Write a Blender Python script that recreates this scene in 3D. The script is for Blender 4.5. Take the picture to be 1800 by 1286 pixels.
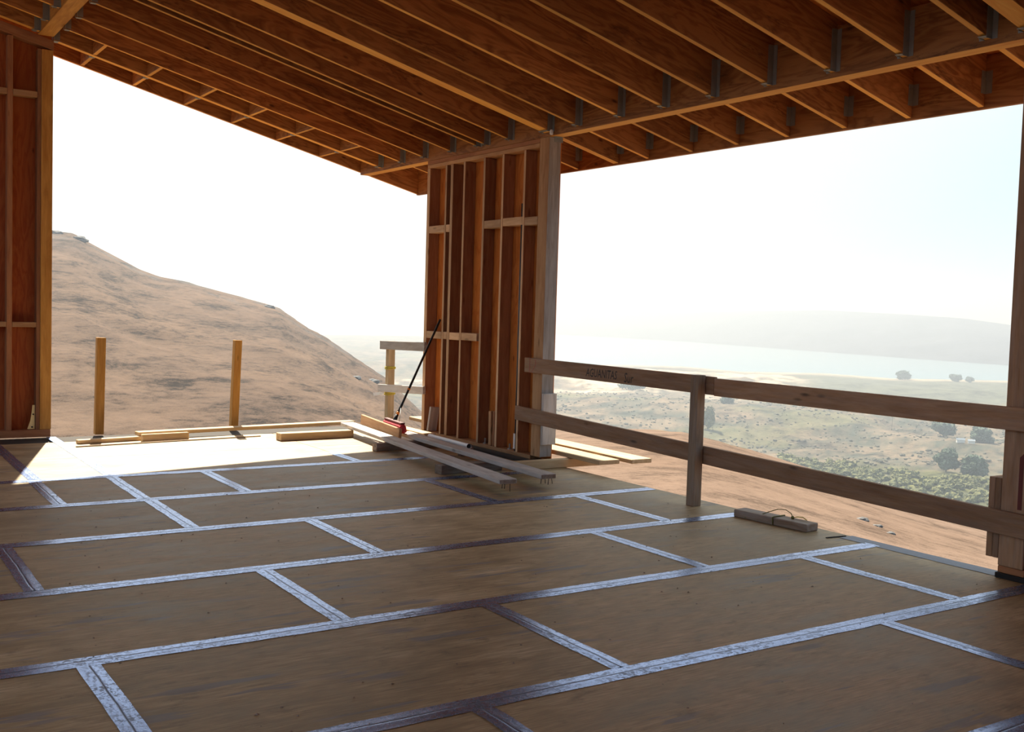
import bpy, bmesh, math, random
import numpy as np
from mathutils import Vector, Matrix, noise as mnoise
random.seed(7)
for o in list(bpy.data.objects): bpy.data.objects.remove(o)
SC = bpy.context.scene
COL = SC.collection
# ------------------------------------------------------------------ camera
cd = bpy.data.cameras.new('camera'); cam = bpy.data.objects.new('camera', cd); COL.objects.link(cam)
cd.sensor_width = 36.0; cd.lens = 37.32; cd.clip_end = 20000; cd.clip_start = 0.05
r_ = Vector((0.83678, -0.54671, 0.03001)).normalized()
f_ = Vector((0.54752, 0.83500, -0.05474)).normalized()
u_ = r_.cross(f_).normalized(); r_ = f_.cross(u_).normalized()
M = Matrix((( r_.x, u_.x, -f_.x, 0), (r_.y, u_.y, -f_.y, 0), (r_.z, u_.z, -f_.z, 1.577), (0, 0, 0, 1)))
cam.matrix_world = M
SC.camera = cam
# ------------------------------------------------------------------ light, sky, exposure
SUN_DIR = Vector((0.23, 0.87, 1.0)).normalized()          # towards the sun
SUN_E = 13.0
SKY_STRENGTH = 1.0
HAZE_SCATTER, HAZE_ABSORB = 0.00037, 0.000135
SC.view_settings.view_transform = 'Standard'; SC.view_settings.look = 'None'
SC.view_settings.exposure = 0.0; SC.view_settings.gamma = 1.0; SC.view_settings.use_curve_mapping = False
SC.cycles.use_denoising = True
SC.cycles.max_bounces = 10; SC.cycles.diffuse_bounces = 6; SC.cycles.glossy_bounces = 4; SC.cycles.volume_bounces = 0
sd = bpy.data.lights.new('sun', 'SUN'); sd.energy = SUN_E; sd.angle = math.radians(0.6); sd.color = (1.0, 0.91, 0.76)
so = bpy.data.objects.new('sun', sd); COL.objects.link(so)
so.rotation_euler = SUN_DIR.to_track_quat('Z', 'Y').to_euler(); so.location = (2, 8, 30)

class NT:
    """small helper round a node tree"""
    def __init__(s, tree): s.t = tree; s.n = tree.nodes; s.l = tree.links
    def new(s, typ, **kw):
        n = s.n.new(typ)
        for k, v in kw.items():
            if k.startswith('in_'):
                key = k[3:]
                n.inputs[int(key) if key.isdigit() else key].default_value = v
            else: setattr(n, k, v)
        return n
    def link(s, a, b): s.l.new(a, b)
    def math(s, op, a, b=None, c=None, clamp=False):
        n = s.n.new('ShaderNodeMath'); n.operation = op; n.use_clamp = clamp
        for i, v in enumerate((a, b, c)):
            if v is None: continue
            if isinstance(v, (int, float)): n.inputs[i].default_value = v
            else: s.link(v, n.inputs[i])
        return n.outputs[0]
    def vmath(s, op, a, b=None):
        n = s.n.new('ShaderNodeVectorMath'); n.operation = op
        for i, v in enumerate((a, b)):
            if v is None: continue
            if isinstance(v, (tuple, list, Vector)): n.inputs[i].default_value = tuple(v)
            else: s.link(v, n.inputs[i])
        return n
    def ramp(s, fac, stops):
        n = s.n.new('ShaderNodeValToRGB'); e = n.color_ramp.elements
        while len(e) > 1: e.remove(e[-1])
        for i, (p, c) in enumerate(stops):
            el = e[0] if i == 0 else e.new(p)
            el.position = p
            if isinstance(c, (int, float)): c = (c, c, c)
            el.color = (*c[:3], 1)
        s.link(fac, n.inputs[0]); return n.outputs[0]
    def mix(s, fac, a, b, blend='MIX'):
        n = s.n.new('ShaderNodeMix'); n.data_type = 'RGBA'; n.blend_type = blend
        for i, v in ((0, fac), (6, a), (7, b)):
            if isinstance(v, (int, float)): n.inputs[i].default_value = v
            elif isinstance(v, (tuple, list)): n.inputs[i].default_value = (*v[:3], 1)
            else: s.link(v, n.inputs[i])
        return n.outputs[2]
    def noise(s, vec, scale=5, detail=3, rough=.55, dist=0.0):
        n = s.n.new('ShaderNodeTexNoise'); n.inputs['Scale'].default_value = scale
        n.inputs['Detail'].default_value = detail; n.inputs['Roughness'].default_value = rough; n.inputs['Distortion'].default_value = dist
        s.link(vec, n.inputs['Vector']); return n.outputs['Fac']
    def mapping(s, vec, scale=(1, 1, 1), loc=(0, 0, 0)):
        n = s.n.new('ShaderNodeMapping'); n.inputs['Scale'].default_value = scale; n.inputs['Location'].default_value = loc
        s.link(vec, n.inputs['Vector']); return n.outputs[0]

w = bpy.data.worlds.new('sky'); SC.world = w; w.use_nodes = True
t = NT(w.node_tree); t.n.clear()
tc = t.new('ShaderNodeTexCoord')
nrm = t.vmath('NORMALIZE', tc.outputs['Generated'])
dot = t.vmath('DOT_PRODUCT', nrm.outputs[0], tuple(SUN_DIR)).outputs['Value']
ang = t.math('DIVIDE', t.math('ARCCOSINE', dot), math.pi)
skyc = t.ramp(ang, [(0.0, (1.5, 1.45, 1.35)), (0.17, (0.88, 0.97, 0.98)), (0.25, (0.93, 0.96, 0.93)), (0.275, (0.87, 0.97, 0.97)), (0.305, (0.69, 0.89, 0.97)), (0.36, (0.55, 0.78, 0.95)), (0.55, (0.40, 0.60, 0.86)), (1.0, (0.32, 0.49, 0.74))])
bg = t.new('ShaderNodeBackground', in_Strength=SKY_STRENGTH); t.link(skyc, bg.inputs[0])
wo = t.new('ShaderNodeOutputWorld'); t.link(bg.outputs[0], wo.inputs[0])

# ------------------------------------------------------------------ materials
def new_mat(name):
    m = bpy.data.materials.new(name); m.use_nodes = True; t = NT(m.node_tree); t.n.clear()
    out = t.new('ShaderNodeOutputMaterial'); b = t.new('ShaderNodeBsdfPrincipled'); t.link(b.outputs[0], out.inputs[0])
    return m, t, b
def local_coords(t, rand=37.0):
    tc = t.new('ShaderNodeTexCoord'); oi = t.new('ShaderNodeObjectInfo')
    off = t.math('MULTIPLY', oi.outputs['Random'], rand)
    cx = t.new('ShaderNodeCombineXYZ'); t.link(off, cx.inputs[0]); t.link(off, cx.inputs[1]); t.link(off, cx.inputs[2])
    return t.vmath('ADD', tc.outputs['Object'], cx.outputs[0]).outputs[0], oi.outputs['Random']
def bump(t, b, h, strength=.3, dist=.004):
    n = t.new('ShaderNodeBump', in_Strength=strength, in_Distance=dist); t.link(h, n.inputs['Height']); t.link(n.outputs[0], b.inputs['Normal'])

def wood(name, dark, light, rough=.72, knots=.8, grey=0.0, vary=.25, spec=.3):
    """sawn lumber, grain along local X"""
    m, t, b = new_mat(name); c, rnd = local_coords(t)
    warp = t.mapping(c, (1.1, 9, 9)); g1 = t.noise(warp, 2.2, 4, .6, .6)
    fine = t.noise(t.mapping(c, (3, 70, 70)), 3.0, 3, .6)
    col = t.ramp(g1, [(0.30, dark), (0.68, light)])
    col = t.mix(t.math('MULTIPLY', fine, .45), col, tuple(x * .55 for x in dark))
    v = t.new('ShaderNodeTexVoronoi', in_Scale=1.0); t.link(t.mapping(c, (2.1, 7, 7)), v.inputs['Vector'])
    if knots:
        k = t.ramp(v.outputs['Distance'], [(0.05, 1), (0.13, 0)])
        col = t.mix(t.math('MULTIPLY', k, knots), col, tuple(x * .3 for x in dark))
    if grey:
        gm = t.ramp(t.noise(t.mapping(c, (1.5, 14, 14)), 2.0, 4, .65), [(0.35, 0), (0.65, grey)])
        col = t.mix(gm, col, (.46, .46, .47))
    hs = t.new('ShaderNodeHueSaturation'); t.link(col, hs.inputs['Color'])
    t.link(t.math('ADD', t.math('MULTIPLY', rnd, vary * 2), 1 - vary), hs.inputs['Value'])
    t.link(hs.outputs[0], b.inputs['Base Color']); b.inputs['Roughness'].default_value = rough
    b.inputs['Specular IOR Level'].default_value = spec
    bump(t, b, t.math('ADD', g1, fine), .25, .002)
    return m
def veneer(name, dark, light, rough=.6, plane='XZ', stamps=True, vary=.18):
    """rotary-cut veneer: long flame figure along X, small dark knots, scarf joints"""
    m, t, b = new_mat(name); c, rnd = local_coords(t)
    sc = (.55, 3.2, 3.2)
    base = t.mapping(c, sc)
    n0 = t.noise(base, 1.6, 4, .55, .5)
    bands = t.math('FRACT', t.math('MULTIPLY', n0, 9.0))
    bands = t.math('ABSOLUTE', t.math('SUBTRACT', bands, .5))
    fine = t.noise(t.mapping(c, (3, 60, 60)), 3.0, 3, .6)
    col = t.ramp(t.math('ADD', t.math('MULTIPLY', bands, .8), t.math('MULTIPLY', n0, .6)), [(0.22, dark), (0.62, light)])
    col = t.mix(t.math('MULTIPLY', fine, .35), col, tuple(x * .5 for x in dark))
    v = t.new('ShaderNodeTexVoronoi', in_Scale=1.0); t.link(t.mapping(c, (2.0, 5, 5)), v.inputs['Vector'])
    k = t.ramp(v.outputs['Distance'], [(0.035, 1), (0.09, 0)])
    col = t.mix(t.math('MULTIPLY', k, .85), col, tuple(x * .25 for x in dark))
    if stamps:   # scuffs of black grading ink and grime, illegible
        s = t.noise(t.mapping(c, (7, 34, 34)), 2.0, 3, .7)
        area = t.ramp(t.noise(t.mapping(c, (1.2, 5, 5), (4, 2, 1)), 1.5, 1), [(0.60, 0), (0.66, 1)])
        col = t.mix(t.math('MULTIPLY', area, t.ramp(s, [(0.5, 0), (0.6, .45)])), col, (.03, .018, .01))
    hs = t.new('ShaderNodeHueSaturation'); t.link(col, hs.inputs['Color'])
    t.link(t.math('ADD', t.math('MULTIPLY', rnd, vary * 2), 1 - vary), hs.inputs['Value'])
    t.link(hs.outputs[0], b.inputs['Base Color']); b.inputs['Roughness'].default_value = rough
    b.inputs['Specular IOR Level'].default_value = .3
    bump(t, b, t.math('ADD', bands, fine), .15, .001)
    return m
def plain(name, col, rough=.6, metal=0.0, noise_amt=.25, scale=30):
    m, t, b = new_mat(name); c, rnd = local_coords(t)
    n = t.noise(c, scale, 4, .6)
    t.link(t.mix(t.math('MULTIPLY', n, noise_amt * 2), col, tuple(x * .45 for x in col)), b.inputs['Base Color'])
    b.inputs['Roughness'].default_value = rough; b.inputs['Metallic'].default_value = metal
    bump(t, b, n, .15, .001)
    return m

MAT = {}
MAT['lvl'] = veneer('laminated veneer timber', (.24, .092, .027), (.48, .215, .070))
MAT['lvl_edge_lit'] = wood('pale ply edge with painted bounce light', (.84, .37, .065), (.97, .56, .13), knots=0)  # ply edge tone, with floor bounce light painted into the undersides
MAT['fir_edge'] = wood('fresh planed fir face', (.50, .30, .16), (.74, .51, .31), knots=.5)
MAT['beam'] = wood('glued beam timber', (.54, .24, .05), (.84, .45, .11), knots=.5)
MAT['fir'] = wood('new fir framing', (.38, .19, .085), (.60, .37, .19), knots=.6)
MAT['fir_red'] = wood('reddish fir framing', (.30, .12, .055), (.46, .22, .10), knots=.6)
MAT['post'] = wood('fir post', (.30, .19, .11), (.50, .36, .23), knots=.6, grey=.35)
MAT['post_grey_glare'] = wood('weathered post face with painted glare', (.25, .22, .19), (.46, .42, .38), knots=.6, grey=.3)  # weathered grey, with the haze glare on this face painted in
MAT['rail'] = wood('weathered guard rail wood', (.30, .16, .08), (.50, .295, .165), knots=.9, grey=.15)
MAT['weathered'] = wood('weathered grey plank', (.36, .32, .28), (.68, .64, .60), knots=.9, grey=.5)
MAT['cleanwood'] = wood('pale new plank', (.52, .36, .19), (.74, .56, .34), knots=.5)
MAT['amber'] = wood('amber stained stake', (.46, .22, .05), (.72, .40, .11), knots=.7)
MAT['darkwood'] = wood('dark aged block and shaded plank end', (.19, .125, .08), (.34, .245, .17), knots=.8, grey=.3)  # aged blocks and chips; also painted shade on near plank ends
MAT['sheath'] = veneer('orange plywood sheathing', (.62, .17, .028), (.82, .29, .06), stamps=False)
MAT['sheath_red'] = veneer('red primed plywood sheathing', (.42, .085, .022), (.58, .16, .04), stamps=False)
MAT['galv'] = plain('galvanised steel', (.34, .36, .35), .5, .35)
MAT['zinc'] = plain('pale zinc plate', (.95, .80, .42), .45, .35, .1)
MAT['black'] = plain('black steel', (.03, .035, .04), .4, .4)
MAT['rod'] = plain('dark blue grey threaded rod', (.06, .075, .09), .45, .3)
MAT['felt'] = plain('black felt strip', (.025, .022, .022), .9)
MAT['pvc'] = plain('white plastic pipe', (.75, .74, .76), .35, 0, .05)
MAT['red_bristle'] = plain('red bristles', (.62, .045, .06), .8, 0, .3, 120)
MAT['orange'] = plain('orange plastic', (.75, .25, .03), .4, 0, .05)
MAT['yellow'] = plain('yellow cord', (.62, .50, .05), .7, 0, .2)
MAT['olive'] = plain('olive and yellow cord', (.16, .15, .03), .7, 0, .2)
MAT['white'] = plain('white ribbon', (.85, .85, .82), .6, 0, .05)
MAT['red'] = plain('red spray paint', (.15, .022, .018), .6, 0, .2)
MAT['redline'] = plain('red crayon', (.45, .06, .06), .7, 0, .1)
MAT['pencil'] = plain('pencil lead', (.03, .025, .025), .6, 0, .1)
MAT['edge_tape'] = plain('matte blue grey edge tape', (.15, .18, .26), .5, .2)
MAT['underlay'] = plain('dark subfloor', (.05, .04, .03), .9)
MAT['pt'] = wood('dark treated sill', (.10, .07, .045), (.20, .14, .09), knots=.4)

def floor_mat():
    m, t, b = new_mat('weathered plywood subfloor'); c, rnd = local_coords(t)
    n1 = t.noise(t.mapping(c, (1.2, 3.0, 1)), 1.6, 5, .6, .3)
    grain = t.noise(t.mapping(c, (3.5, 60, 1)), 2.0, 4, .62)
    col = t.ramp(n1, [(0.30, (.30, .21, .097)), (0.5, (.49, .355, .185)), (0.70, (.68, .53, .32))])
    col = t.mix(t.ramp(grain, [(0.35, 0), (0.75, .75)]), col, (.16, .105, .055))
    # grey-blue glue smears, short strokes along the face grain
    sm = t.noise(t.mapping(c, (1.7, 13, 1), (3, 9, 0)), 1.0, 3, .55)
    area = t.noise(t.mapping(c, (.9, 1.2, 1), (11, 5, 0)), 1.6, 1)
    smk = t.math('MULTIPLY', t.ramp(sm, [(0.56, 0), (0.61, 1)]), t.ramp(area, [(0.51, 0), (0.57, 1)]))
    col = t.mix(t.math('MULTIPLY', smk, .6), col, (.17, .18, .21))
    # dark scuffs and dirt
    d = t.noise(t.mapping(c, (2.2, 4.5, 1), (7, 1, 0)), 2.6, 6, .72)
    col = t.mix(t.ramp(d, [(0.56, 0), (0.72, .55)]), col, (.085, .06, .038))
    sp = t.new('ShaderNodeTexVoronoi', in_Scale=9.0); t.link(c, sp.inputs['Vector'])
    gate = t.ramp(t.noise(c, 3.1, 1), [(0.5, 0), (0.55, 1)])
    col = t.mix(t.math('MULTIPLY', gate, t.ramp(sp.outputs['Distance'], [(0.03, .9), (0.055, 0)])), col, (.04, .03, .02))
    hs = t.new('ShaderNodeHueSaturation'); t.link(col, hs.inputs['Color'])
    t.link(t.math('ADD', t.math('MULTIPLY', rnd, .22), .89), hs.inputs['Value'])
    t.link(hs.outputs[0], b.inputs['Base Color'])
    t.link(t.ramp(n1, [(0.3, .46), (0.7, .62)]), b.inputs['Roughness']); b.inputs['Specular IOR Level'].default_value = .35
    bump(t, b, t.math('ADD', grain, t.math('MULTIPLY', n1, 2.0)), .22, .002)
    return m
MAT['floor'] = floor_mat()
def tape_mat():
    m, t, b = new_mat('shiny grey seam tape'); c, rnd = local_coords(t)
    wr = t.noise(t.mapping(c, (26, 60, 1)), 1.0, 4, .6, .4)
    wr2 = t.noise(t.mapping(c, (90, 40, 1)), 1.0, 3, .6)
    sep = t.new('ShaderNodeSeparateXYZ'); tc = t.new('ShaderNodeTexCoord'); t.link(tc.outputs['Object'], sep.inputs[0])
    wob = t.math('MULTIPLY', t.math('SUBTRACT', t.noise(t.mapping(c, (2.2, 0, 0)), 1.0, 3), .5), .03)
    seam = t.math('ABSOLUTE', t.math('ADD', sep.outputs[1], wob))
    sm = t.ramp(seam, [(0.0, 1), (0.006, 0)])
    dirt = t.ramp(t.math('ADD', t.math('MULTIPLY', wr, .6), t.math('MULTIPLY', wr2, .4)), [(0.40, 1), (0.53, 0)])
    dirt = t.math('MULTIPLY', dirt, t.ramp(t.noise(t.mapping(c, (3, 3, 1)), 1.4, 2), [(0.35, .25), (0.65, 1)]))
    f = t.math('MAXIMUM', sm, t.math('MULTIPLY', dirt, .8))
    t.link(t.mix(f, (.30, .41, .72), (.06, .065, .10)), b.inputs['Base Color'])
    b.inputs['Metallic'].default_value = .85
    t.link(t.ramp(f, [(0, .24), (1, .5)]), b.inputs['Roughness'])
    bump(t, b, t.math('ADD', wr, t.math('MULTIPLY', sm, -2)), .25, .002)
    return m
MAT['tape'] = tape_mat()
def terrain_mat(name, scale=1.0, contrast=.5, streak=(1, 1, 5)):
    m, t, b = new_mat(name)
    at = t.new('ShaderNodeAttribute', attribute_name='albedo'); tc = t.new('ShaderNodeTexCoord')
    c = tc.outputs['Object']
    n1 = t.noise(t.mapping(c, streak), .045 * scale, 6, .62, .4)
    n2 = t.noise(t.mapping(c, streak), .35 * scale, 5, .7)
    n3 = t.noise(c, 2.4 * scale, 3, .7)
    s = t.math('ADD', t.math('ADD', t.math('MULTIPLY', n1, .45), t.math('MULTIPLY', n2, .35)), t.math('MULTIPLY', n3, .2))
    k = t.ramp(s, [(0.40, 1 - contrast), (0.5, 1.0), (0.60, 1 + contrast * .35)])
    col = t.mix(1.0, at.outputs['Color'], k, 'MULTIPLY')
    t.link(col, b.inputs['Base Color']); b.inputs['Roughness'].default_value = .95; b.inputs['Specular IOR Level'].default_value = .05
    bump(t, b, s, .9, 1.2 / scale)
    return m
MAT['hill'] = terrain_mat('dry grass hillside', 1.5, .85, (.7, .7, 4.5))
MAT['field'] = terrain_mat('dry tan field', 4.0, .55, (1, 1, 1))
MAT['valley'] = terrain_mat('scrub and dunes', .8, .75, (1, 1, 1))
def water_mat():
    m, t, b = new_mat('calm bay water'); tc = t.new('ShaderNodeTexCoord')
    b.inputs['Base Color'].default_value = (.10, .20, .27, 1); b.inputs['Roughness'].default_value = .25
    n = t.noise(tc.outputs['Object'], .05, 3); bump(t, b, n, .3, 2.0); return m
MAT['water'] = water_mat()
def leaf_mat(name, a, c_):
    m, t, b = new_mat(name); c, rnd = local_coords(t)
    n = t.noise(c, .55, 6, .75)
    t.link(t.ramp(n, [(0.38, a), (0.62, c_)]), b.inputs['Base Color']); b.inputs['Roughness'].default_value = .9
    bump(t, b, n, .8, .6); return m
MAT['tree'] = leaf_mat('dark cypress foliage', (.045, .075, .05), (.10, .15, .09))
MAT['bush'] = leaf_mat('yellow green willow foliage', (.05, .07, .025), (.20, .19, .05))
MAT['scrub'] = leaf_mat('grey green scrub', (.06, .068, .048), (.17, .15, .10))
MAT['rock'] = plain('grey lichen rock', (.17, .165, .16), .9, 0, .4, 3)
MAT['trunk'] = plain('bark', (.10, .075, .05), .9)
MAT['paint_white'] = plain('white painted boards', (.82, .82, .80), .6, 0, .05)
MAT['roof_grey'] = plain('grey roofing', (.36, .42, .48), .7, 0, .1)

# ------------------------------------------------------------------ object helpers
def link(name, me, mat=None, parent=None, kind=None):
    o = bpy.data.objects.new(name, me); COL.objects.link(o)
    if mat is not None and me is not None and not me.materials: me.materials.append(mat)
    if parent is not None:
        o.parent = parent
        o.matrix_parent_inverse = WORLD[parent.name].inverted()
    if kind: o['kind'] = kind
    WORLD[o.name] = Matrix.Identity(4)
    return o
WORLD = {}
def place(o, mw):
    WORLD[o.name] = mw.copy()
    o.matrix_basis = mw
    return o
def tag(o, label, cat, group=None, kind=None):
    o['label'] = label; o['category'] = cat
    if group: o['group'] = group
    if kind: o['kind'] = kind
    return o
def empty(name, loc, label, cat, group=None, kind=None):
    o = bpy.data.objects.new(name, None); COL.objects.link(o); o.empty_display_size = .1
    place(o, Matrix.Translation(Vector(loc))); tag(o, label, cat, group, kind); return o
def finish(bm, name):
    bmesh.ops.recalc_face_normals(bm, faces=bm.faces[:])
    me = bpy.data.meshes.new(name); bm.to_mesh(me); bm.free(); return me
def box_bm(lx, ly, lz, bevel=0.0, bm=None, at=(0, 0, 0), shear=0.0):
    own = bm is None
    if own: bm = bmesh.new()
    vs = []
    for sx in (-1, 1):
        for sy in (-1, 1):
            for sz in (-1, 1):
                z = sz * lz / 2
                vs.append(bm.verts.new((at[0] + sx * lx / 2 + shear * z, at[1] + sy * ly / 2, at[2] + z)))
    F = [(0, 1, 3, 2), (4, 6, 7, 5), (0, 4, 5, 1), (2, 3, 7, 6), (0, 2, 6, 4), (1, 5, 7, 3)]
    fs = [bm.faces.new([vs[i] for i in f]) for f in F]
    if bevel:
        es = list({e for f in fs for e in f.edges})
        bmesh.ops.bevel(bm, geom=es, offset=bevel, segments=1, affect='EDGES')
    return bm
def frame(p0, p1, up=(0, 0, 1)):
    p0 = Vector(p0); p1 = Vector(p1); x = (p1 - p0).normalized(); up = Vector(up)
    y = up.cross(x)
    if y.length < 1e-6: y = Vector((0, 1, 0)).cross(x)
    y.normalize(); z = x.cross(y)
    c = (p0 + p1) / 2
    return Matrix(((x.x, y.x, z.x, c.x), (x.y, y.y, z.y, c.y), (x.z, y.z, z.z, c.z), (0, 0, 0, 1))), (p1 - p0).length
def board(name, p0, p1, w, h, mat, parent=None, up=(0, 0, 1), bevel=.003, plumb=False, edge=None, edge_n=(0, 0, -1)):
    """timber from p0 to p1 (ends of its axis), w across, h along up"""
    mw, L = frame(p0, p1, up)
    sh = 0.0
    if plumb:
        x = mw.col[0].xyz; sh = x.z / math.sqrt(max(1e-9, 1 - x.z * x.z))
    me = finish(box_bm(L, w, h, bevel, shear=sh), name)
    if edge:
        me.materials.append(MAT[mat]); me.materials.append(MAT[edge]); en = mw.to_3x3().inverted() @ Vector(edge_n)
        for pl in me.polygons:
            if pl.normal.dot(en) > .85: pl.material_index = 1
    o = link(name, me, MAT[mat] if isinstance(mat, str) else mat, parent); return place(o, mw)
def aabb(name, x0, x1, y0, y1, z0, z1, mat, parent=None, axis='x', bevel=.003, **kw):
    """axis-aligned timber whose grain (local X) runs along the given axis"""
    c = ((x0 + x1) / 2, (y0 + y1) / 2, (z0 + z1) / 2)
    if axis == 'x': return board(name, (x0, c[1], c[2]), (x1, c[1], c[2]), y1 - y0, z1 - z0, mat, parent, bevel=bevel, **kw)
    if axis == 'y': return board(name, (c[0], y0, c[2]), (c[0], y1, c[2]), x1 - x0, z1 - z0, mat, parent, bevel=bevel, **kw)
    return board(name, (c[0], c[1], z0), (c[0], c[1], z1), y1 - y0, x1 - x0, mat, parent, up=(1, 0, 0), bevel=bevel, **kw)
def tube(name, pts, r, mat, parent=None, segs=10, cap=True):
    bm = bmesh.new(); rings = []; pts = [Vector(p) for p in pts]
    prev = None
    for i, p in enumerate(pts):
        a = pts[max(0, i - 1)]; b = pts[min(len(pts) - 1, i + 1)]
        d = (b - a).normalized()
        ref = Vector((0, 0, 1)) if abs(d.z) < .9 else Vector((1, 0, 0))
        if prev is not None: n = (prev - d * prev.dot(d)).normalized()
        else: n = ref.cross(d).normalized()
        prev = n; m = d.cross(n)
        rr = r[i] if isinstance(r, (list, tuple)) else r
        rings.append([bm.verts.new(p + n * (rr * math.cos(2 * math.pi * k / segs)) + m * (rr * math.sin(2 * math.pi * k / segs))) for k in range(segs)])
    for A, B in zip(rings, rings[1:]):
        for k in range(segs): bm.faces.new((A[k], A[(k + 1) % segs], B[(k + 1) % segs], B[k]))
    if cap: bm.faces.new(rings[0]); bm.faces.new(rings[-1][::-1])
    me = finish(bm, name)
    for pl in me.polygons: pl.use_smooth = len(pl.vertices) == 4
    return link(name, me, MAT[mat], parent)
def ribbon(name, quads, mat, parent=None, thick=.0006, normal=(0, 0, 1)):
    bm = bmesh.new(); n = Vector(normal) * thick
    for q in quads:
        q = [Vector(p) for p in q]
        lo = [bm.verts.new(p) for p in q]; hi = [bm.verts.new(p + n) for p in q]
        bm.faces.new(hi); bm.faces.new(lo[::-1]); k = len(q)
        for i in range(k): bm.faces.new((lo[i], lo[(i + 1) % k], hi[(i + 1) % k], hi[i]))
    return link(name, finish(bm, name), MAT[mat], parent)

# ------------------------------------------------------------------ terrain
YAW = math.degrees(math.atan2(0.835, 0.54752))
HILL = [(28.1, -.1846), (31.86, -.1722), (34.77, -.1625), (38.08, -.1483), (41.37, -.135), (43.87, -.1241), (46.32, -.1148), (47.47, -.1099), (50.5, -.1097), (54.03, -.1121), (58.19, -.1106), (61.59, -.0996), (63.46, -.0697), (65.3, -.0491), (66.82, -.0312), (67.72, -.0237), (69.21, -.0061), (70.38, -.0005), (71.82, .0055), (73.81, .0145), (75.2, .0187), (76.3, .0255), (78.06, .0416), (79.25, .0529), (80.16, .0544), (81.56, .0555), (84.03, .0552), (100, .03)]
NEAR = [(28.5, -.0468), (31.71, -.0491), (36.96, -.052), (40.3, -.0502), (44.63, -.052), (47.6, -.0493), (50.6, -.0497), (54.29, -.0519), (58.3, -.0433), (61.69, -.0289), (67.1, -.0303)]
FAR = [(28.5, -.0374), (31.75, -.0365), (36.19, -.0342), (41.77, -.0307), (47.66, -.0266), (54.34, -.024), (61.71, -.0155), (68.9, -.0164)]
RIDGE = [(28.6, -.0067), (31.85, -.0015), (33.65, .0023), (36.3, .0044), (40.44, .0062), (44.76, .003), (47.7, -.0002), (51.3, -.001), (54.4, .0006), (58.4, .0022), (62.95, .0009), (67.15, -.0034), (71.8, -.0074)]
DC = [(28, 135), (45, 125), (54, 140), (58, 220), (61.6, 380), (70, 430), (84, 450)]
EYE = 1.577; SEA = -104.0
def tab(T, a): return np.interp(a, [p[0] for p in T], [p[1] for p in T])
def smooth(x, a, b):
    q = np.clip((x - a) / (b - a), 0, 1); return q * q * (3 - 2 * q)
def wav(x, y, s, seed):
    rs = np.random.RandomState(seed); out = np.zeros_like(x); amp = 1.0; tot = 0
    for o in range(5):
        for k in range(3):
            a = rs.uniform(0, 2 * math.pi); ph = rs.uniform(0, 6.28); f = 2 * math.pi / (s / 1.9 ** o) * rs.uniform(.7, 1.3)
            out += amp * np.sin((x * math.cos(a) + y * math.sin(a)) * f + ph + 1.3 * np.sin((x * math.sin(a) - y * math.cos(a)) * f * .6 + ph * 2)); tot += amp
        amp *= .55
    return out / tot * 1.8
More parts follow.
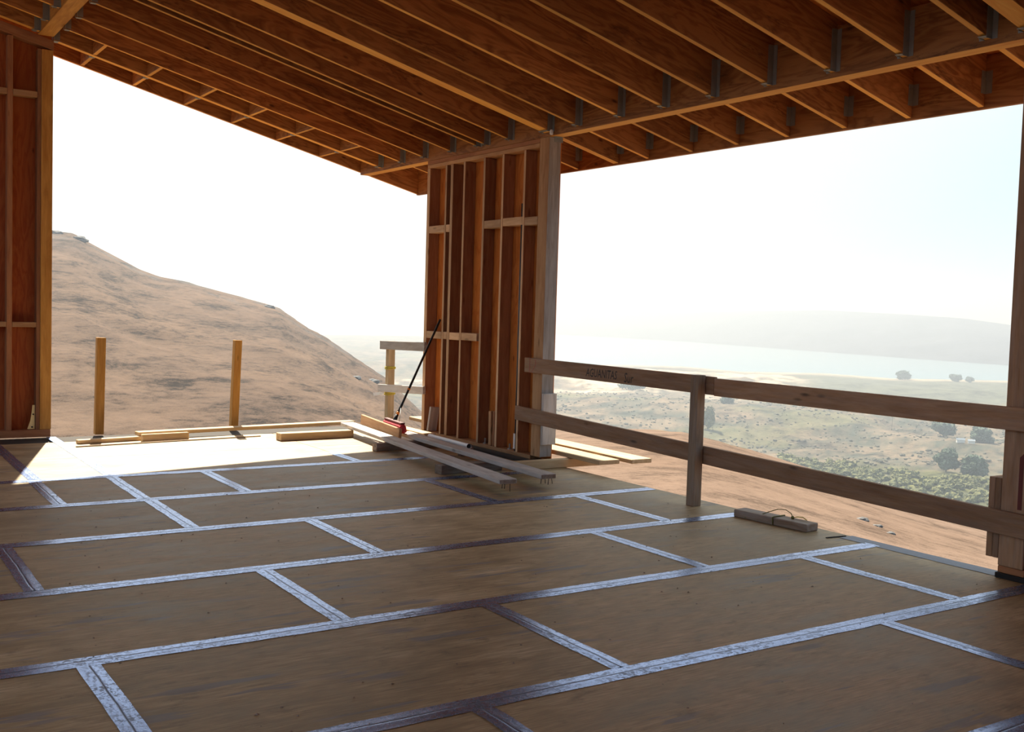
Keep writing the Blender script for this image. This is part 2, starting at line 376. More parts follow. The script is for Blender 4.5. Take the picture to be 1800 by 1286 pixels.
def terrain(az, d):
    """height and surface colour of the land seen from the house site; az in degrees, d in metres"""
    az = np.asarray(az, float); d = np.asarray(d, float)
    rel = (az - YAW + 180) % 360 - 180; a = YAW + rel
    x = d * np.cos(np.radians(a)); y = d * np.sin(np.radians(a))
    ec = tab(HILL, a); dc = tab(DC, a); zc = EYE + ec * dc
    right = -3.3 + (zc + 3.3) * np.clip((d - 8) / (dc - 8), 0, 1)
    q = d / dc
    kn = [0, .02, .10, .26, .40, .55, .72, .88, 1.0]; kv = [-3.2, -3.4, -9, -24, -21, None, None, None, None]
    left = np.interp(d, [0, 8, 40, 110, 165], [-3.2, -3.4, -9, -24, -20])
    up = -20 + (zc + 20) * np.clip((d - 165) / (dc - 165), 0, 1) ** .92
    left = np.where(d > 165, up, left)
    wl = smooth(a, 56.5, 61.5)
    near = right * (1 - wl) + left * wl
    bumpn = wav(x, y, 60, 3) * np.clip(d / 200, .0, 1.6) * smooth(d, 30, 120) * np.clip((dc - d) / 60, 0, 1)
    near = near + bumpn * np.where(wl > .5, .9, .35)
    drop = zc - (d - dc) * np.where(wl > .5, .42, .26)
    valley = -99 + 4.0 * wav(x, y, 260, 11) + 14 * np.exp(-((d - 1050) / 130) ** 2) * smooth(a, 34, 41) * (1 - smooth(a, 52, 58)) \
        + 8 * np.exp(-((d - 1650) / 200) ** 2) * smooth(a, 38, 44) + 26 * np.exp(-((d - 1600) / 110) ** 2 - ((a - 55.8) / 2.0) ** 2) + 1.4 * wav(x, y, 45, 5)
    dn = -(EYE - SEA) / tab(NEAR, a); df = -(EYE - SEA) / tab(FAR, a); er = tab(RIDGE, a)
    dr = df + 1100; zr = EYE + er * dr
    valley = valley + (SEA + 1.5 - valley) * smooth(d, dn - 420, dn - 60)
    valley = np.where(d > dn - 60, SEA + 1.5 - 6 * smooth(d, dn - 60, dn + 60), valley)
    rise = SEA - 5 + (zr - SEA + 5) * np.sin(np.clip((d - df + 40) / 1140, 0, 1) * math.pi / 2) ** 1.15 + 7 * wav(x, y, 700, 21) * smooth(d, df + 100, df + 500) * (1 - smooth(d, dr - 250, dr - 40))
    after = zr - (d - dr) * .12
    z = np.where(d < dc, near, np.maximum(drop, valley))
    z = np.where(d > df - 40, rise, z); z = np.where(d > dr, np.maximum(after, SEA - 5), z)
    back = smooth(np.abs(rel), 60, 100)
    z = z * (1 - back) + back * (-4 - np.clip(d, 0, 800) * .03 + np.clip(d - 40, 0, 400) * .12)
    # albedo
    n1 = wav(x, y, 90, 31); n2 = wav(x, y, 300, 41); n3 = wav(x, y, 30, 51)
    def C(c): return np.array(c)[None, :] * np.ones(d.size)[:, None]
    D = d.ravel(); col = C((.40, .255, .145))
    hill = C((.128, .082, .055)) + n1.ravel()[:, None] * np.array((.026, .016, .009))[None]
    crest = (smooth(d / dc, .90, .97) * (n3 > .25)).ravel()[:, None]
    hill = hill * (1 - .6 * crest) + .6 * crest * np.array((.10, .097, .095))
    field = C((.190, .128, .093)) + n1.ravel()[:, None] * .012
    col = np.where(wl.ravel()[:, None] > .5, hill, field)
    n4 = wav(x, y, 14, 61); g = np.clip(.5 + .55 * n1 + .45 * n3 + .4 * n4, 0, 1).ravel()[:, None]
    scrub = C((.060, .068, .050)) * g + C((.20, .15, .10)) * (1 - g)
    g2 = smooth(n2, .25, .6).ravel()[:, None]; scrub = scrub * (1 - .6 * g2) + .6 * g2 * np.array((.13, .13, .06))
    sand = (smooth(d, 1230, 1330) * (1 - smooth(d, 1720, 1800)) * smooth(n1 + .5 * n2, -.25, .05) * smooth(a, 40, 43) * (1 - smooth(a, 53, 56))).ravel()[:, None]
    sand2 = (smooth(d, 1300, 1340) * (1 - smooth(d, 1400, 1440)) * smooth(n1, .0, .2) * smooth(a, 33, 36)).ravel()[:, None]
    shore = (smooth(d, dn - 160, dn - 60) * (1 - smooth(a, 53, 56))).ravel()[:, None]
    meadow = (smooth(d, 1420, 1500) * (1 - smooth(a, 40, 44))).ravel()[:, None]
    scrub = scrub * (1 - meadow) + meadow * np.array((.11, .115, .075))
    sand = np.maximum(np.maximum(sand, sand2 * .8), shore * .7)
    scrub = scrub * (1 - sand) + sand * np.array((.50, .41, .30))
    will = (smooth(d, 520, 560) * (1 - smooth(d, 720, 780)) * (1 - smooth(a, 40, 43))).ravel()[:, None]
    scrub = scrub * (1 - .8 * will) + .8 * will * (np.array((.15, .15, .045)) * g + np.array((.045, .065, .035)) * (1 - g))
    col = np.where((d > dc).ravel()[:, None], scrub, col)
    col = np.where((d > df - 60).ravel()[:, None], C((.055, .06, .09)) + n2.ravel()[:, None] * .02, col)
    reg = np.where(d < dc, np.where(wl > .5, 0, 1), np.where(d > df - 60, 3, 2))
    return x, y, z, np.clip(col, .01, 1), reg
azs = np.concatenate([np.arange(YAW - 34, YAW + 34, .2), np.arange(YAW + 34, YAW + 326, 4.0)])
ds = np.concatenate([[.3, 4.0], np.geomspace(7, 150, 70), np.geomspace(153, 480, 130), np.geomspace(486, 8200, 190)])
AA, DD = np.meshgrid(azs, ds, indexing='ij')
X, Y, Z, COLR, REG = terrain(AA, DD)
na, nd = AA.shape
idx = np.arange(na * nd).reshape(na, nd)
nx = np.roll(idx, -1, axis=0)
quads = np.stack([idx[:, :-1], idx[:, 1:], nx[:, 1:], nx[:, :-1]], -1).reshape(-1, 4)
quads = quads[:, ::-1]
qreg = REG[:, :-1].reshape(-1)
P3 = np.stack([X.ravel(), Y.ravel(), Z.ravel()], -1)
def terr_obj(name, region, mat, label, cat):
    q = quads[qreg == region]; used, inv = np.unique(q.ravel(), return_inverse=True)
    me = bpy.data.meshes.new(name)
    me.from_pydata(P3[used].tolist(), [], inv.reshape(-1, 4).tolist())
    at = me.color_attributes.new('albedo', 'FLOAT_COLOR', 'POINT')
    at.data.foreach_set('color', np.concatenate([COLR[used], np.ones((len(used), 1))], 1).astype(np.float32).ravel())
    me.polygons.foreach_set('use_smooth', [True] * len(me.polygons))
    return tag(link(name, me, MAT[mat]), label, cat, kind='structure')
terr_obj('hill', 0, 'hill', 'brown dry-grass hill rising beyond the left opening', 'hill')
terr_obj('field', 1, 'field', 'tan dry-grass slope just below the right-hand guard rail', 'field')
VALLEY = terr_obj('valley_ground', 2, 'valley', 'scrub, meadow and pale dunes between the slope and the bay', 'valley')
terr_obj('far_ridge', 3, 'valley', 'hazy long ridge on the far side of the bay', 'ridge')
bm = bmesh.new()
rin, rout = [], []
for k in range(96):
    a = 2 * math.pi * k / 96
    rin.append(bm.verts.new((1500 * math.cos(a), 1500 * math.sin(a), SEA))); rout.append(bm.verts.new((9000 * math.cos(a), 9000 * math.sin(a), SEA)))
for k in range(96): bm.faces.new((rin[k], rout[k], rout[(k + 1) % 96], rin[(k + 1) % 96]))
tag(link('bay_water', finish(bm, 'bay_water'), MAT['water']), 'pale blue bay between the dunes and the far ridge', 'water', kind='structure')
# haze: one low layer of sea mist lying over the land all round the house
bm = bmesh.new(); R = [[], [], [], []]
for k in range(72):
    a = 2 * math.pi * k / 72
    for j, (rr, z) in enumerate(((70, -150), (70, 130), (9500, 130), (9500, -150))):
        R[j].append(bm.verts.new((rr * math.cos(a), rr * math.sin(a), z)))
for k in range(72):
    for j in range(4): bm.faces.new((R[j][k], R[j][(k + 1) % 72], R[(j + 1) % 4][(k + 1) % 72], R[(j + 1) % 4][k]))
hm = bpy.data.materials.new('sea haze'); hm.use_nodes = True; t = NT(hm.node_tree); t.n.clear()
out = t.new('ShaderNodeOutputMaterial')
vs = t.new('ShaderNodeVolumeScatter', in_Density=HAZE_SCATTER, in_Anisotropy=.35); vs.inputs['Color'].default_value = (.75, .86, 1.0, 1)
va = t.new('ShaderNodeVolumeAbsorption', in_Density=HAZE_ABSORB); va.inputs['Color'].default_value = (0, 0, 0, 1)
ad = t.new('ShaderNodeAddShader'); t.link(vs.outputs[0], ad.inputs[0]); t.link(va.outputs[0], ad.inputs[1]); t.link(ad.outputs[0], out.inputs['Volume'])
hz = tag(link('haze', finish(bm, 'haze'), hm), 'bright sea haze lying over the valley and the bay', 'haze', kind='structure')

# ------------------------------------------------------------------ floor: plywood sheets, seam tape
ROW = 1.2192; Y0 = 3.522
XR, YL = 6.27, 12.64
floor = tag(aabb('floor', -4.0, XR - .004, -4.0, YL - .004, -.30, -.02, 'underlay'), 'weathered plywood deck of taped sheets', 'floor', kind='structure')
CUTS = {-3: [-2.4, .05, 2.49, 4.93], -2: [-1.2, 1.2, 3.65], -1: [-2.4, .05, 2.49, 4.93], 0: [-2.69, -.25, 2.182, 4.648], 1: [-1.48, .961, 2.975, 5.413], 2: [-2.69, -.26, 2.18, 4.625],
        3: [-1.48, .957, 2.977, 5.392], 4: [-2.7, -.28, 2.157, 4.602], 5: [-.9, 1.519, 2.137, 2.959, 5.39], 6: [-.9, 1.535, 2.15, 4.52], 7: [-.9, 1.535, 2.15, 4.52], -4: [0., 2.4, 4.9], -5: [1.2, 3.6], -6: [.0, 2.4, 4.9]}
GAP = .0035
TAPE_SKIP = {7}
for k in range(-6, 8):
    ya = max(-4.0, Y0 + (k - 1) * ROW); yb = min(YL, Y0 + k * ROW)
    if yb - ya < .05: continue
    xs = [-4.0] + [c for c in CUTS[k]] + [XR]
    for a, b in zip(xs, xs[1:]):
        aabb('panel', a + GAP, b - GAP, ya + GAP, yb - GAP, -.0195 + random.uniform(-.0008, 0), random.uniform(-.0008, .0), 'floor', floor, bevel=.0015)
TW, TC = .122, .10
def tape(p0, p1, wd):
    bm = bmesh.new(); p0 = Vector(p0); p1 = Vector(p1); mw, L = frame(p0, p1)
    n = max(4, int(L / .12)); rows = []
    for i in range(n + 1):
        x = -L / 2 + L * i / n; j = random.uniform(-.003, .003)
        rows.append([bm.verts.new((x, yy + (j if abs(yy) > .01 else 0), random.uniform(.0004, .0016) if yy else .0018 + random.uniform(0, .0015))) for yy in (-wd / 2, -wd / 4, 0, wd / 4, wd / 2)])
    for A, B in zip(rows, rows[1:]):
        for q in range(4): bm.faces.new((A[q], A[q + 1], B[q + 1], B[q]))
    me = finish(bm, 'tape')
    for pl in me.polygons: pl.use_smooth = True
    if me.polygons[0].normal.z < 0: me.flip_normals()
    o = link('tape', me, MAT['tape'], floor); return place(o, mw)
for k in range(-1, 7):
    y = Y0 + (k - 1) * ROW
    xe = {1: 6.26, 2: 6.17, 3: 6.10, 4: 6.24, 5: 5.75, 6: 5.6}.get(k, 6.26)
    tape((-3.9, y, .001), (xe, y, .001), TW if k > 0 else TW)
for k, cs in CUTS.items():
    if k < -1 or k > 6: continue
    ya = Y0 + (k - 1) * ROW; yb = Y0 + k * ROW
    for c in cs:
        if k == 6 and c > 4: tape((c, ya + TW / 2, .0012), (c, ya + .7, .0012), TC)
        else: tape((c, ya + TW / 2, .0012), (c, yb - TW / 2, .0012), TC)
for c in (1.535, 2.15): tape((c, Y0 + 6 * ROW - TW / 2, .0012), (c, 12.52, .0012), TC)
e_t = tape((6.20, 3.80, .0012), (6.20, 5.0, .0012), .14); e_t.name = 'edge_tape'; e_t.data.materials[0] = MAT['edge_tape']; WORLD['edge_tape'] = e_t.matrix_basis.copy()
aabb('rim_joist', XR - .045, XR, -4.0, YL, -.32, -.021, 'fir_red', floor, axis='y')
aabb('rim_joist', -4.0, XR - .05, YL - .045, YL, -.32, -.021, 'fir_red', floor)

# ------------------------------------------------------------------ roof
def rz(x): return 3.338 + .25 * (6.1 - x)          # underside of the rafters
D = .36
SL = math.sqrt(1 + .25 ** 2)
me = finish(box_bm(1, 1, 1), 'ceiling')
ceil_ = link('ceiling', me, MAT['sheath'])
mw, L = frame((-4.0, 4.62, rz(-4.0) + D * SL + .014), (7.045, 4.62, rz(7.045) + D * SL + .014))
for v in me.vertices: v.co = Vector((v.co.x * L, v.co.y * 17.24, v.co.z * .024))
place(ceil_, mw); tag(ceil_, 'sloping roof framed with exposed orange-brown rafters', 'roof', kind='structure')
def sloped(name, xa, xb, y, wd, mat='lvl', depth=D, dz=0.0):
    o = board(name, (xa, y, rz(xa) + depth * SL / 2 + dz), (xb, y, rz(xb) + depth * SL / 2 + dz), wd, depth, mat, ceil_, plumb=True, edge='lvl_edge_lit' if mat == 'lvl' else None)
    return o
RAF = [(12.57, .09), (11.94, .046), (11.345, .046), (10.69, .046), (10.115, .046), (9.95, .046), (9.475, .046), (8.80, .135), (8.295, .046), (7.655, .048), (7.05, .048), (6.455, .048), (5.845, .048), (5.24, .048), (4.635, .048), (4.03, .048), (3.72, .15), (3.2, .048), (2.6, .048), (2.0, .048)]
def hanger(parent, y, wd, xf, side, zb, hh=.30):
    """U-shaped joist hanger: seat below, two flanges up the rafter, two ears on the carrying beam"""
    bm = bmesh.new(); s = side
    box_bm(.075, wd + .006, .003, bm=bm, at=(xf - s * .0375, y, zb - .0015 + s * .0095))
    for q in (-1, 1):
        box_bm(.06, .003, hh, bm=bm, at=(xf - s * .03, y + q * (wd / 2 + .0015), zb + hh / 2))
        box_bm(.003, .038, hh, bm=bm, at=(xf - s * .0015, y + q * (wd / 2 + .019), zb + hh / 2))
    return link('hanger', finish(bm, 'hanger'), MAT['galv'], parent)
BX0, BX1 = 6.12, 6.26
for (y, wd) in RAF:
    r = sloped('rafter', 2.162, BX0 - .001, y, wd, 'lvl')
    hanger(r, y, wd, BX0, 1, rz(BX0))
    hanger(r, y, wd, 2.161, -1, rz(2.161), .26)
    if y < 12.3:
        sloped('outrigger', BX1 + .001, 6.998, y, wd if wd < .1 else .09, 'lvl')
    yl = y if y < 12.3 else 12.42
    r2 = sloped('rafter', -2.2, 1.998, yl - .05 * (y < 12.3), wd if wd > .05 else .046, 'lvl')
    if y > 10.5: hanger(r2, yl - .05 * (y < 12.3), wd, 1.999, 1, rz(1.999), .26)
    # small steel clip where the outrigger meets the fascia
    if 3.0 < y < 12.3:
        bm = bmesh.new(); zc = rz(7.0) + .17
        box_bm(.05, .003, .16, bm=bm, at=(6.97, y - wd / 2 - .002, zc)); box_bm(.003, .05, .16, bm=bm, at=(6.997, y - wd / 2 - .027, zc))
        box_bm(.02, .006, .05, bm=bm, at=(6.97, y - wd / 2 - .005, zc + .04))
        link('clip', finish(bm, 'clip'), MAT['galv'], ceil_)
# pale bent tab and steel cap where the big rafter lands on the centre post
bm = bmesh.new(); box_bm(.03, .03, .05, .006, bm=bm, at=(6.10, 8.715, 3.325)); link('tab', finish(bm, 'tab'), MAT['white'], ceil_)
bm = bmesh.new(); box_bm(.10, .004, .05, bm=bm, at=(6.235, 8.776, 3.27)); box_bm(.10, .05, .003, bm=bm, at=(6.21, 8.752, 3.2925)); link('cap_plate', finish(bm, 'cap_plate'), MAT['galv'], ceil_)
# carrying beams
aabb('beam', BX0, BX1, 2.0, 13.19, 3.295, rz(BX1) + D, 'lvl', ceil_, axis='y', edge='lvl_edge_lit')
aabb('beam', 2.0, 2.16, -3.8, 12.53, 4.352, rz(2.16) + D - .01, 'beam', ceil_, axis='y')
# fascias
aabb('fascia', 7.0, 7.04, 1.6, 13.235, 3.10, rz(7.04) + D * SL + .004, 'lvl', ceil_, axis='y')
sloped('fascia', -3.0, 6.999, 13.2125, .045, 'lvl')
# lookouts between the last rafters and the rake fascia
for x in (1.35, 2.58, 3.165, 3.768, 4.36, 4.95, 5.545):
    for (ya, yb) in ((11.964, 12.524), (12.616, 13.189)):
        if x < 2 and ya < 12.5: continue
        mwb = board('lookout', (x, ya, rz(x) + D * SL / 2), (x, yb, rz(x) + D * SL / 2), .045, D, 'lvl', ceil_, edge='lvl_edge_lit')
    bm = bmesh.new()
    box_bm(.05, .05, .003, bm=bm, at=(x, 12.645, rz(x) - .001)); box_bm(.05, .003, .22, bm=bm, at=(x, 12.62, rz(x) + .11)); box_bm(.003, .06, .2, bm=bm, at=(x - .026, 12.65, rz(x) + .1))
    link('hanger', finish(bm, 'hanger'), MAT['galv'], ceil_)

# ------------------------------------------------------------------ centre wall stub
WX0, WX1 = 6.12, 6.26
wc = aabb('wall_center', 6.262, 6.276, 8.78, 11.30, .03, 3.29, 'sheath', None, axis='z')
tag(wc, 'open-studded wall stub with orange sheathing between the two openings', 'wall', kind='structure')
aabb('sill_plate', WX0 - .005, WX1, 8.60, 11.32, .0, .032, 'pt', wc, axis='y')
aabb('bottom_plate', WX0, WX1, 8.945, 11.30, .033, .07, 'fir', wc, axis='y')
aabb('top_plate', WX0, WX1, 8.945, 11.30, 3.205, 3.247, 'fir', wc, axis='y')
aabb('top_plate', WX0, WX1, 8.945, 11.30, 3.249, 3.293, 'fir_red', wc, axis='y')
for (ya, yb) in ((11.232, 11.30), (10.825, 10.865), (10.682, 10.74), (10.41, 10.452), (9.98, 10.022), (9.60, 9.64), (9.185, 9.224)):
    aabb('stud', WX0, WX1, ya, yb, .071, 3.204, 'fir_red', wc, axis='z', edge='fir_edge', edge_n=(-1, 0, 0))
for (ya, yb, z) in ((10.867, 11.23, 2.475), (10.742, 10.823, 2.475), (9.642, 9.978, 2.475), (9.226, 9.598, 2.482), (8.945, 9.183, 2.47), (10.867, 11.23, 1.228), (10.742, 10.823, 1.232), (10.454, 10.68, 1.23), (10.07, 10.408, 1.236)):
    aabb('blocking', WX0, WX0 + .12, ya, yb, z - .042, z + .042, 'fir_edge', wc, axis='y')
aabb('post', WX0, WX1 + .01, 8.78, 8.943, .07, 3.294, 'fir', wc, axis='z', bevel=.005, edge='post_grey_glare', edge_n=(0, -1, 0))
aabb('cleat', WX0 + .005, WX1 + .03, 8.742, 8.779, .20, .72, 'weathered', wc, axis='z')
aabb('flashing_strip', 6.02, 6.113, 8.80, 10.05, .001, .03, 'felt', wc, axis='y')
tube('hold_down_rod', [(6.142, 9.25, .075), (6.142, 9.25, 2.66)], .017, 'rod', wc)
bm = bmesh.new(); box_bm(.07, .004, .24, bm=bm, at=(6.19, 9.228, .195)); box_bm(.07, .07, .006, bm=bm, at=(6.17, 9.262, .10)); box_bm(.004, .03, .16, bm=bm, at=(6.122, 9.252, .18))
hd = link('hold_down', finish(bm, 'hold_down'), MAT['white'], wc)
for yb_ in (9.42, 9.92): tube('anchor_bolt', [(6.18, yb_, .06), (6.18, yb_, .078), (6.18, yb_, .0785), (6.18, yb_, .13)], [.025, .025, .011, .011], 'galv', wc)

# ------------------------------------------------------------------ left wall
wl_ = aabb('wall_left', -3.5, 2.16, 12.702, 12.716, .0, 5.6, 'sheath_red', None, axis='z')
# cut the sheathing to the roof slope
for v in wl_.data.vertices:
    p = wl_.matrix_basis @ v.co
    if p.z > 2: v.co = wl_.matrix_basis.inverted() @ Vector((p.x, p.y, rz(p.x) - .01))
tag(wl_, 'stud wall with red sheathing at the left edge', 'wall', kind='structure')
WY0, WY1 = 12.56, 12.70
aabb('bottom_plate', -3.5, 2.155, WY0, WY1, .0, .082, 'fir_red', wl_, axis='x')
board('top_plate', (-3.5, 12.63, rz(-3.5) - .055), (2.165, 12.63, rz(2.165) - .055), .14, .10, 'fir_red', wl_, plumb=True)
for x0, x1 in ((1.708, 1.762), (1.12, 1.16), (.51, .55), (-.1, -.06), (-.7, -.66), (-1.3, -1.26)):
    aabb('stud', x0, x1, WY0, WY1, .083, rz(x1) - .11, 'fir_red', wl_, axis='z')
aabb('stud', 2.005, 2.042, WY0, WY1, .083, rz(2.16) - .11, 'fir_red', wl_, axis='z')
aabb('post', 2.044, 2.16, WY0 - .005, WY1, .083, rz(2.16) - .11, 'beam', wl_, axis='z', bevel=.005)
for x0, x1 in ((1.764, 2.003), (1.162, 1.706), (.552, 1.118), (-.058, .508)):
    aabb('blocking', x0, x1, WY0, WY0 + .12, 3.69, 3.752, 'fir', wl_); aabb('blocking', x0, x1, WY0, WY0 + .12, 1.208, 1.263, 'fir', wl_)
bm = bmesh.new()
prof = [(1.925, .088), (2.0, .088), (2.0, .352), (1.976, .352), (1.968, .27), (1.955, .18)]
lo = [bm.verts.new((x, 12.60, z)) for x, z in prof]; hi = [bm.verts.new((x, 12.604, z)) for x, z in prof]
bm.faces.new(lo); bm.faces.new(hi[::-1])
for i in range(6): bm.faces.new((lo[i], hi[i], hi[(i + 1) % 6], lo[(i + 1) % 6]))
hd = link('hold_down', finish(bm, 'hold_down'), MAT['zinc'], wl_)
for z, x in ((.25, 1.984), (.11, 1.972)): tube('bolt', [(x, 12.588, z), (x, 12.6, z)], .009, 'black', hd, 8)

# ------------------------------------------------------------------ right wall
wr = aabb('wall_right', 6.262, 6.276, -3.9, 3.775, .0, 3.29, 'sheath', None, axis='z')
tag(wr, 'dark stud wall with heavy post at the right edge', 'wall', kind='structure')
aabb('membrane', WX0 - .012, WX1, -3.9, 3.785, .001, .033, 'felt', wr, axis='y')
aabb('bottom_plate', WX0, WX1, -3.9, 3.60, .034, .075, 'fir_red', wr, axis='y'); aabb('bottom_plate', WX0, WX1, 3.602, 3.775, .034, .075, 'fir_red', wr, axis='y')
aabb('post', WX0, WX1, 3.615, 3.778, .076, 3.294, 'rail', wr, axis='z', bevel=.005)
for y in (3.42, 2.9, 2.3, 1.7, 1.1): aabb('stud', WX0, WX1, y - .02, y + .02, .076, 3.2, 'fir_red', wr, axis='z')
aabb('top_plate', WX0, WX1, -3.9, 3.612, 3.2, 3.29, 'fir', wr, axis='y')
for ya, yb in ((3.78, 3.819), (3.821, 3.862)): aabb('cleat', WX0 + .002, WX1 - .0, ya, yb, .118, .618, 'rail', wr, axis='z')
ribbon('paint_mark', [[(6.1195, 3.668, .44), (6.1195, 3.640, .44), (6.1195, 3.640, .79), (6.1195, 3.668, .76)]], 'red', wr, .0006, (-1, 0, 0))

# ------------------------------------------------------------------ unseen rear wall added behind the photographer to block sky light
wb = aabb('back_light_block', -4.0, 6.1, -3.99, -3.9, .0, 3.6, 'sheath', None, axis='z'); tag(wb, 'unseen plywood wall added behind the viewer to block sky light', 'wall', kind='structure')

# ------------------------------------------------------------------ guard rail on the right
g = empty('guard_rail', (6.02, 6.40, 0), 'long two-board timber guard rail across the right opening, its short post on the deck', 'railing')
aabb('post', 5.978, 6.066, 6.36, 6.448, .0, 1.075, 'post', g, axis='z', bevel=.004)
RX0, RX1 = 6.068, 6.108
r1 = board('rail', (6.092, 9.03, .998), (6.092, 6.275, .992), .04, .148, 'rail', g, bevel=.004)
board('rail', (6.092, 6.273, .984), (6.092, 2.6, .999), .04, .142, 'rail', g, bevel=.004)
board('rail', (6.092, 9.185, .490), (6.092, 2.6, .322), .04, .146, 'rail', g, bevel=.004)
def text_mesh(s, size):
    cu = bpy.data.curves.new('writing', 'FONT'); cu.body = s; cu.size = size; cu.resolution_u = 2; cu.extrude = .0003; cu.offset = .0002
    o = bpy.data.objects.new('tmp', cu); COL.objects.link(o)
    dg = bpy.context.evaluated_depsgraph_get(); me = bpy.data.meshes.new_from_object(o.evaluated_get(dg)); bpy.data.objects.remove(o); me.materials.clear(); return me
for s, y, z, sx, sz in (('AGUANITAS', 7.985, .955, .84, 1.1), ('Sur', 7.42, .938, .95, 1.25)):
    me = text_mesh(s, .10)
    for v in me.vertices:
        a, b_, c_ = v.co; v.co = (6.0715 - c_ * .5, y - (a + .14 * b_) * sx, z + b_ * sz + random.uniform(-.0015, .0015))
    link('handwriting', me, MAT['pencil'], r1)
arc = [[(6.0715, 8.935, .926), (6.0715, 8.929, .926), (6.0715, 8.929, 1.07), (6.0715, 8.935, 1.07)]]
pts = [(8.90 - .07 * math.sin(q * .26), .93 + .016 * q) for q in range(9)]
for (ya, za), (yb, zb) in zip(pts, pts[1:]): arc.append([(6.0715, ya, za), (6.0715, ya - .005, za), (6.0715, yb - .005, zb), (6.0715, yb, zb)])
ribbon('crayon_mark', arc, 'redline', r1, .0006, (-1, 0, 0))

# ------------------------------------------------------------------ guard at the far corner, left of the wall stub
g = empty('corner_guard', (6.16, 12.28, 0), 'small guard of two grey boards and a thin post at the far deck corner', 'railing')
pw = aabb('post', 6.125, 6.213, 12.22, 12.31, .0, 1.105, 'cleanwood', g, axis='z')
board('rail', (6.098, 11.20, 1.078), (6.098, 12.40, 1.047), .038, .108, 'weathered', g)
board('rail', (6.098, 11.205, .555), (6.098, 12.44, .488), .038, .095, 'weathered', g)
def wrap(z, turns, name='cord'):
    pts = []
    for i in range(turns * 8 + 1):
        a = 2 * math.pi * i / 8; k = max(abs(math.cos(a)), abs(math.sin(a))); pts.append((6.169 + .05 * math.cos(a) / k, 12.265 + .05 * math.sin(a) / k, z + .012 * i / 8 + .004 * math.sin(i)))
    return tube(name, pts, .006, 'yellow', g, 6)
wrap(.74, 3); cw = wrap(.41, 3)
ribbon('flag', [[(6.11, 12.33, .425), (6.10, 12.40, .44), (6.10, 12.40, .40), (6.11, 12.33, .412)], [(6.10, 12.40, .44), (6.11, 12.62, .405), (6.11, 12.60, .37), (6.10, 12.40, .40)]], 'white', cw, .004, (-1, 0, 0))

# ------------------------------------------------------------------ two stakes on the left edge
a1 = board('stake', (2.676, 12.62, 0), (2.692, 12.62, 1.10), .09, .095, 'amber', None, up=(1, 0, 0), bevel=.004)
tag(a1, 'upright amber timber stake on the deck edge nearer the left wall', 'stake', 'upright stakes on the left deck edge')
a2 = board('stake', (4.235, 12.60, 0), (4.270, 12.60, 1.085), .09, .088, 'amber', None, up=(1, 0, 0), bevel=.004)
tag(a2, 'upright amber timber stake midway along the left deck edge, leaning slightly', 'stake', 'upright stakes on the left deck edge')

# ------------------------------------------------------------------ loose timber
def plank(name, p0, p1, w, h, mat, label, group=None, up=(0, 0, 1), cat='plank', **kw):
    return tag(board(name, p0, p1, w, h, mat, None, up=up, bevel=.005, **kw), label, cat, group)
def nails(parent, pts):
    for p in pts: tube('nail', [p, (p[0] + random.uniform(-.008, .008), p[1], p[2] - random.uniform(.04, .07))], .003, 'black', parent, 5)
p1 = plank('plank', (5.385, 11.83, .11), (4.865, 7.425, .115), .165, .04, 'weathered', 'longest weathered plank propped on blocks, its end nearest the viewer in front', 'propped planks by the wall stub', edge='darkwood', edge_n=(-.1, -1, 0))  # near end face painted darker to stand for its shade
nails(p1, [(4.83, 7.46, .094), (4.86, 7.47, .094), (4.90, 7.45, .094)])
p2 = plank('plank', (5.60, 10.75, .112), (5.355, 7.53, .112), .155, .042, 'weathered', 'weathered grey plank propped on blocks, right beside the wall stub', 'propped planks by the wall stub', edge='darkwood', edge_n=(-.1, -1, 0))  # dark near end is shade put into the colour
nails(p2, [(5.30, 7.56, .09), (5.34, 7.56, .09), (5.37, 7.55, .09), (5.41, 7.56, .09)])
plank('plank', (5.455, 11.56, .192), (5.385, 10.42, .147), .036, .115, 'fir', 'pale plank standing on its edge behind the broom', 'propped planks by the wall stub', up=(.05, 0, 1))
plank('plank', (5.80, 11.75, .112), (5.785, 10.46, .112), .14, .04, 'cleanwood', 'short pale plank lying flat under the red broom head', 'propped planks by the wall stub')
plank('cross_block', (4.865, 8.63, .044), (5.56, 8.66, .044), .12, .088, 'darkwood', 'dark timber block under the near ends of the propped planks', cat='block')
plank('cross_block', (4.99, 10.25, .042), (5.80, 10.35, .042), .09, .084, 'darkwood', 'dark timber block under the far ends of the propped planks', cat='block')
plank('outrigger_beam', (5.64, 8.555, .042), (6.93, 8.54, .042), .09, .084, 'cleanwood', 'pale timber lying in front of the wall stub post and projecting over the deck edge', cat='timber')
plank('scaffold_plank', (6.43, 8.03, .108), (6.55, 12.2, .108), .25, .042, 'cleanwood', 'sunlit scaffold plank outside the right opening, closest to the deck', 'scaffold planks outside the wall stub')
plank('scaffold_plank', (6.79, 7.97, .108), (6.86, 12.2, .108), .25, .042, 'cleanwood', 'sunlit scaffold plank outside the right opening, the outer one', 'scaffold planks outside the wall stub')
plank('lath', (2.235, 11.60, .006), (4.3, 11.83, .006), .03, .012, 'cleanwood', 'thin lath lying on the sunlit deck in front of the other boards', cat='lath')
plank('board', (2.30, 11.86, .022), (3.2, 12.0, .022), .09, .04, 'cleanwood', 'flat board at the left end of the boards lying on the sunlit deck', cat='board')
plank('board', (2.955, 12.03, .064), (5.70, 12.36, .064), .14, .04, 'cleanwood', 'long board lying across others on the sunlit deck behind the lath', cat='board')
plank('board', (2.95, 11.81, .04), (3.47, 11.86, .04), .06, .08, 'cleanwood', 'short thick offcut beside the long board on the sunlit deck', cat='board')
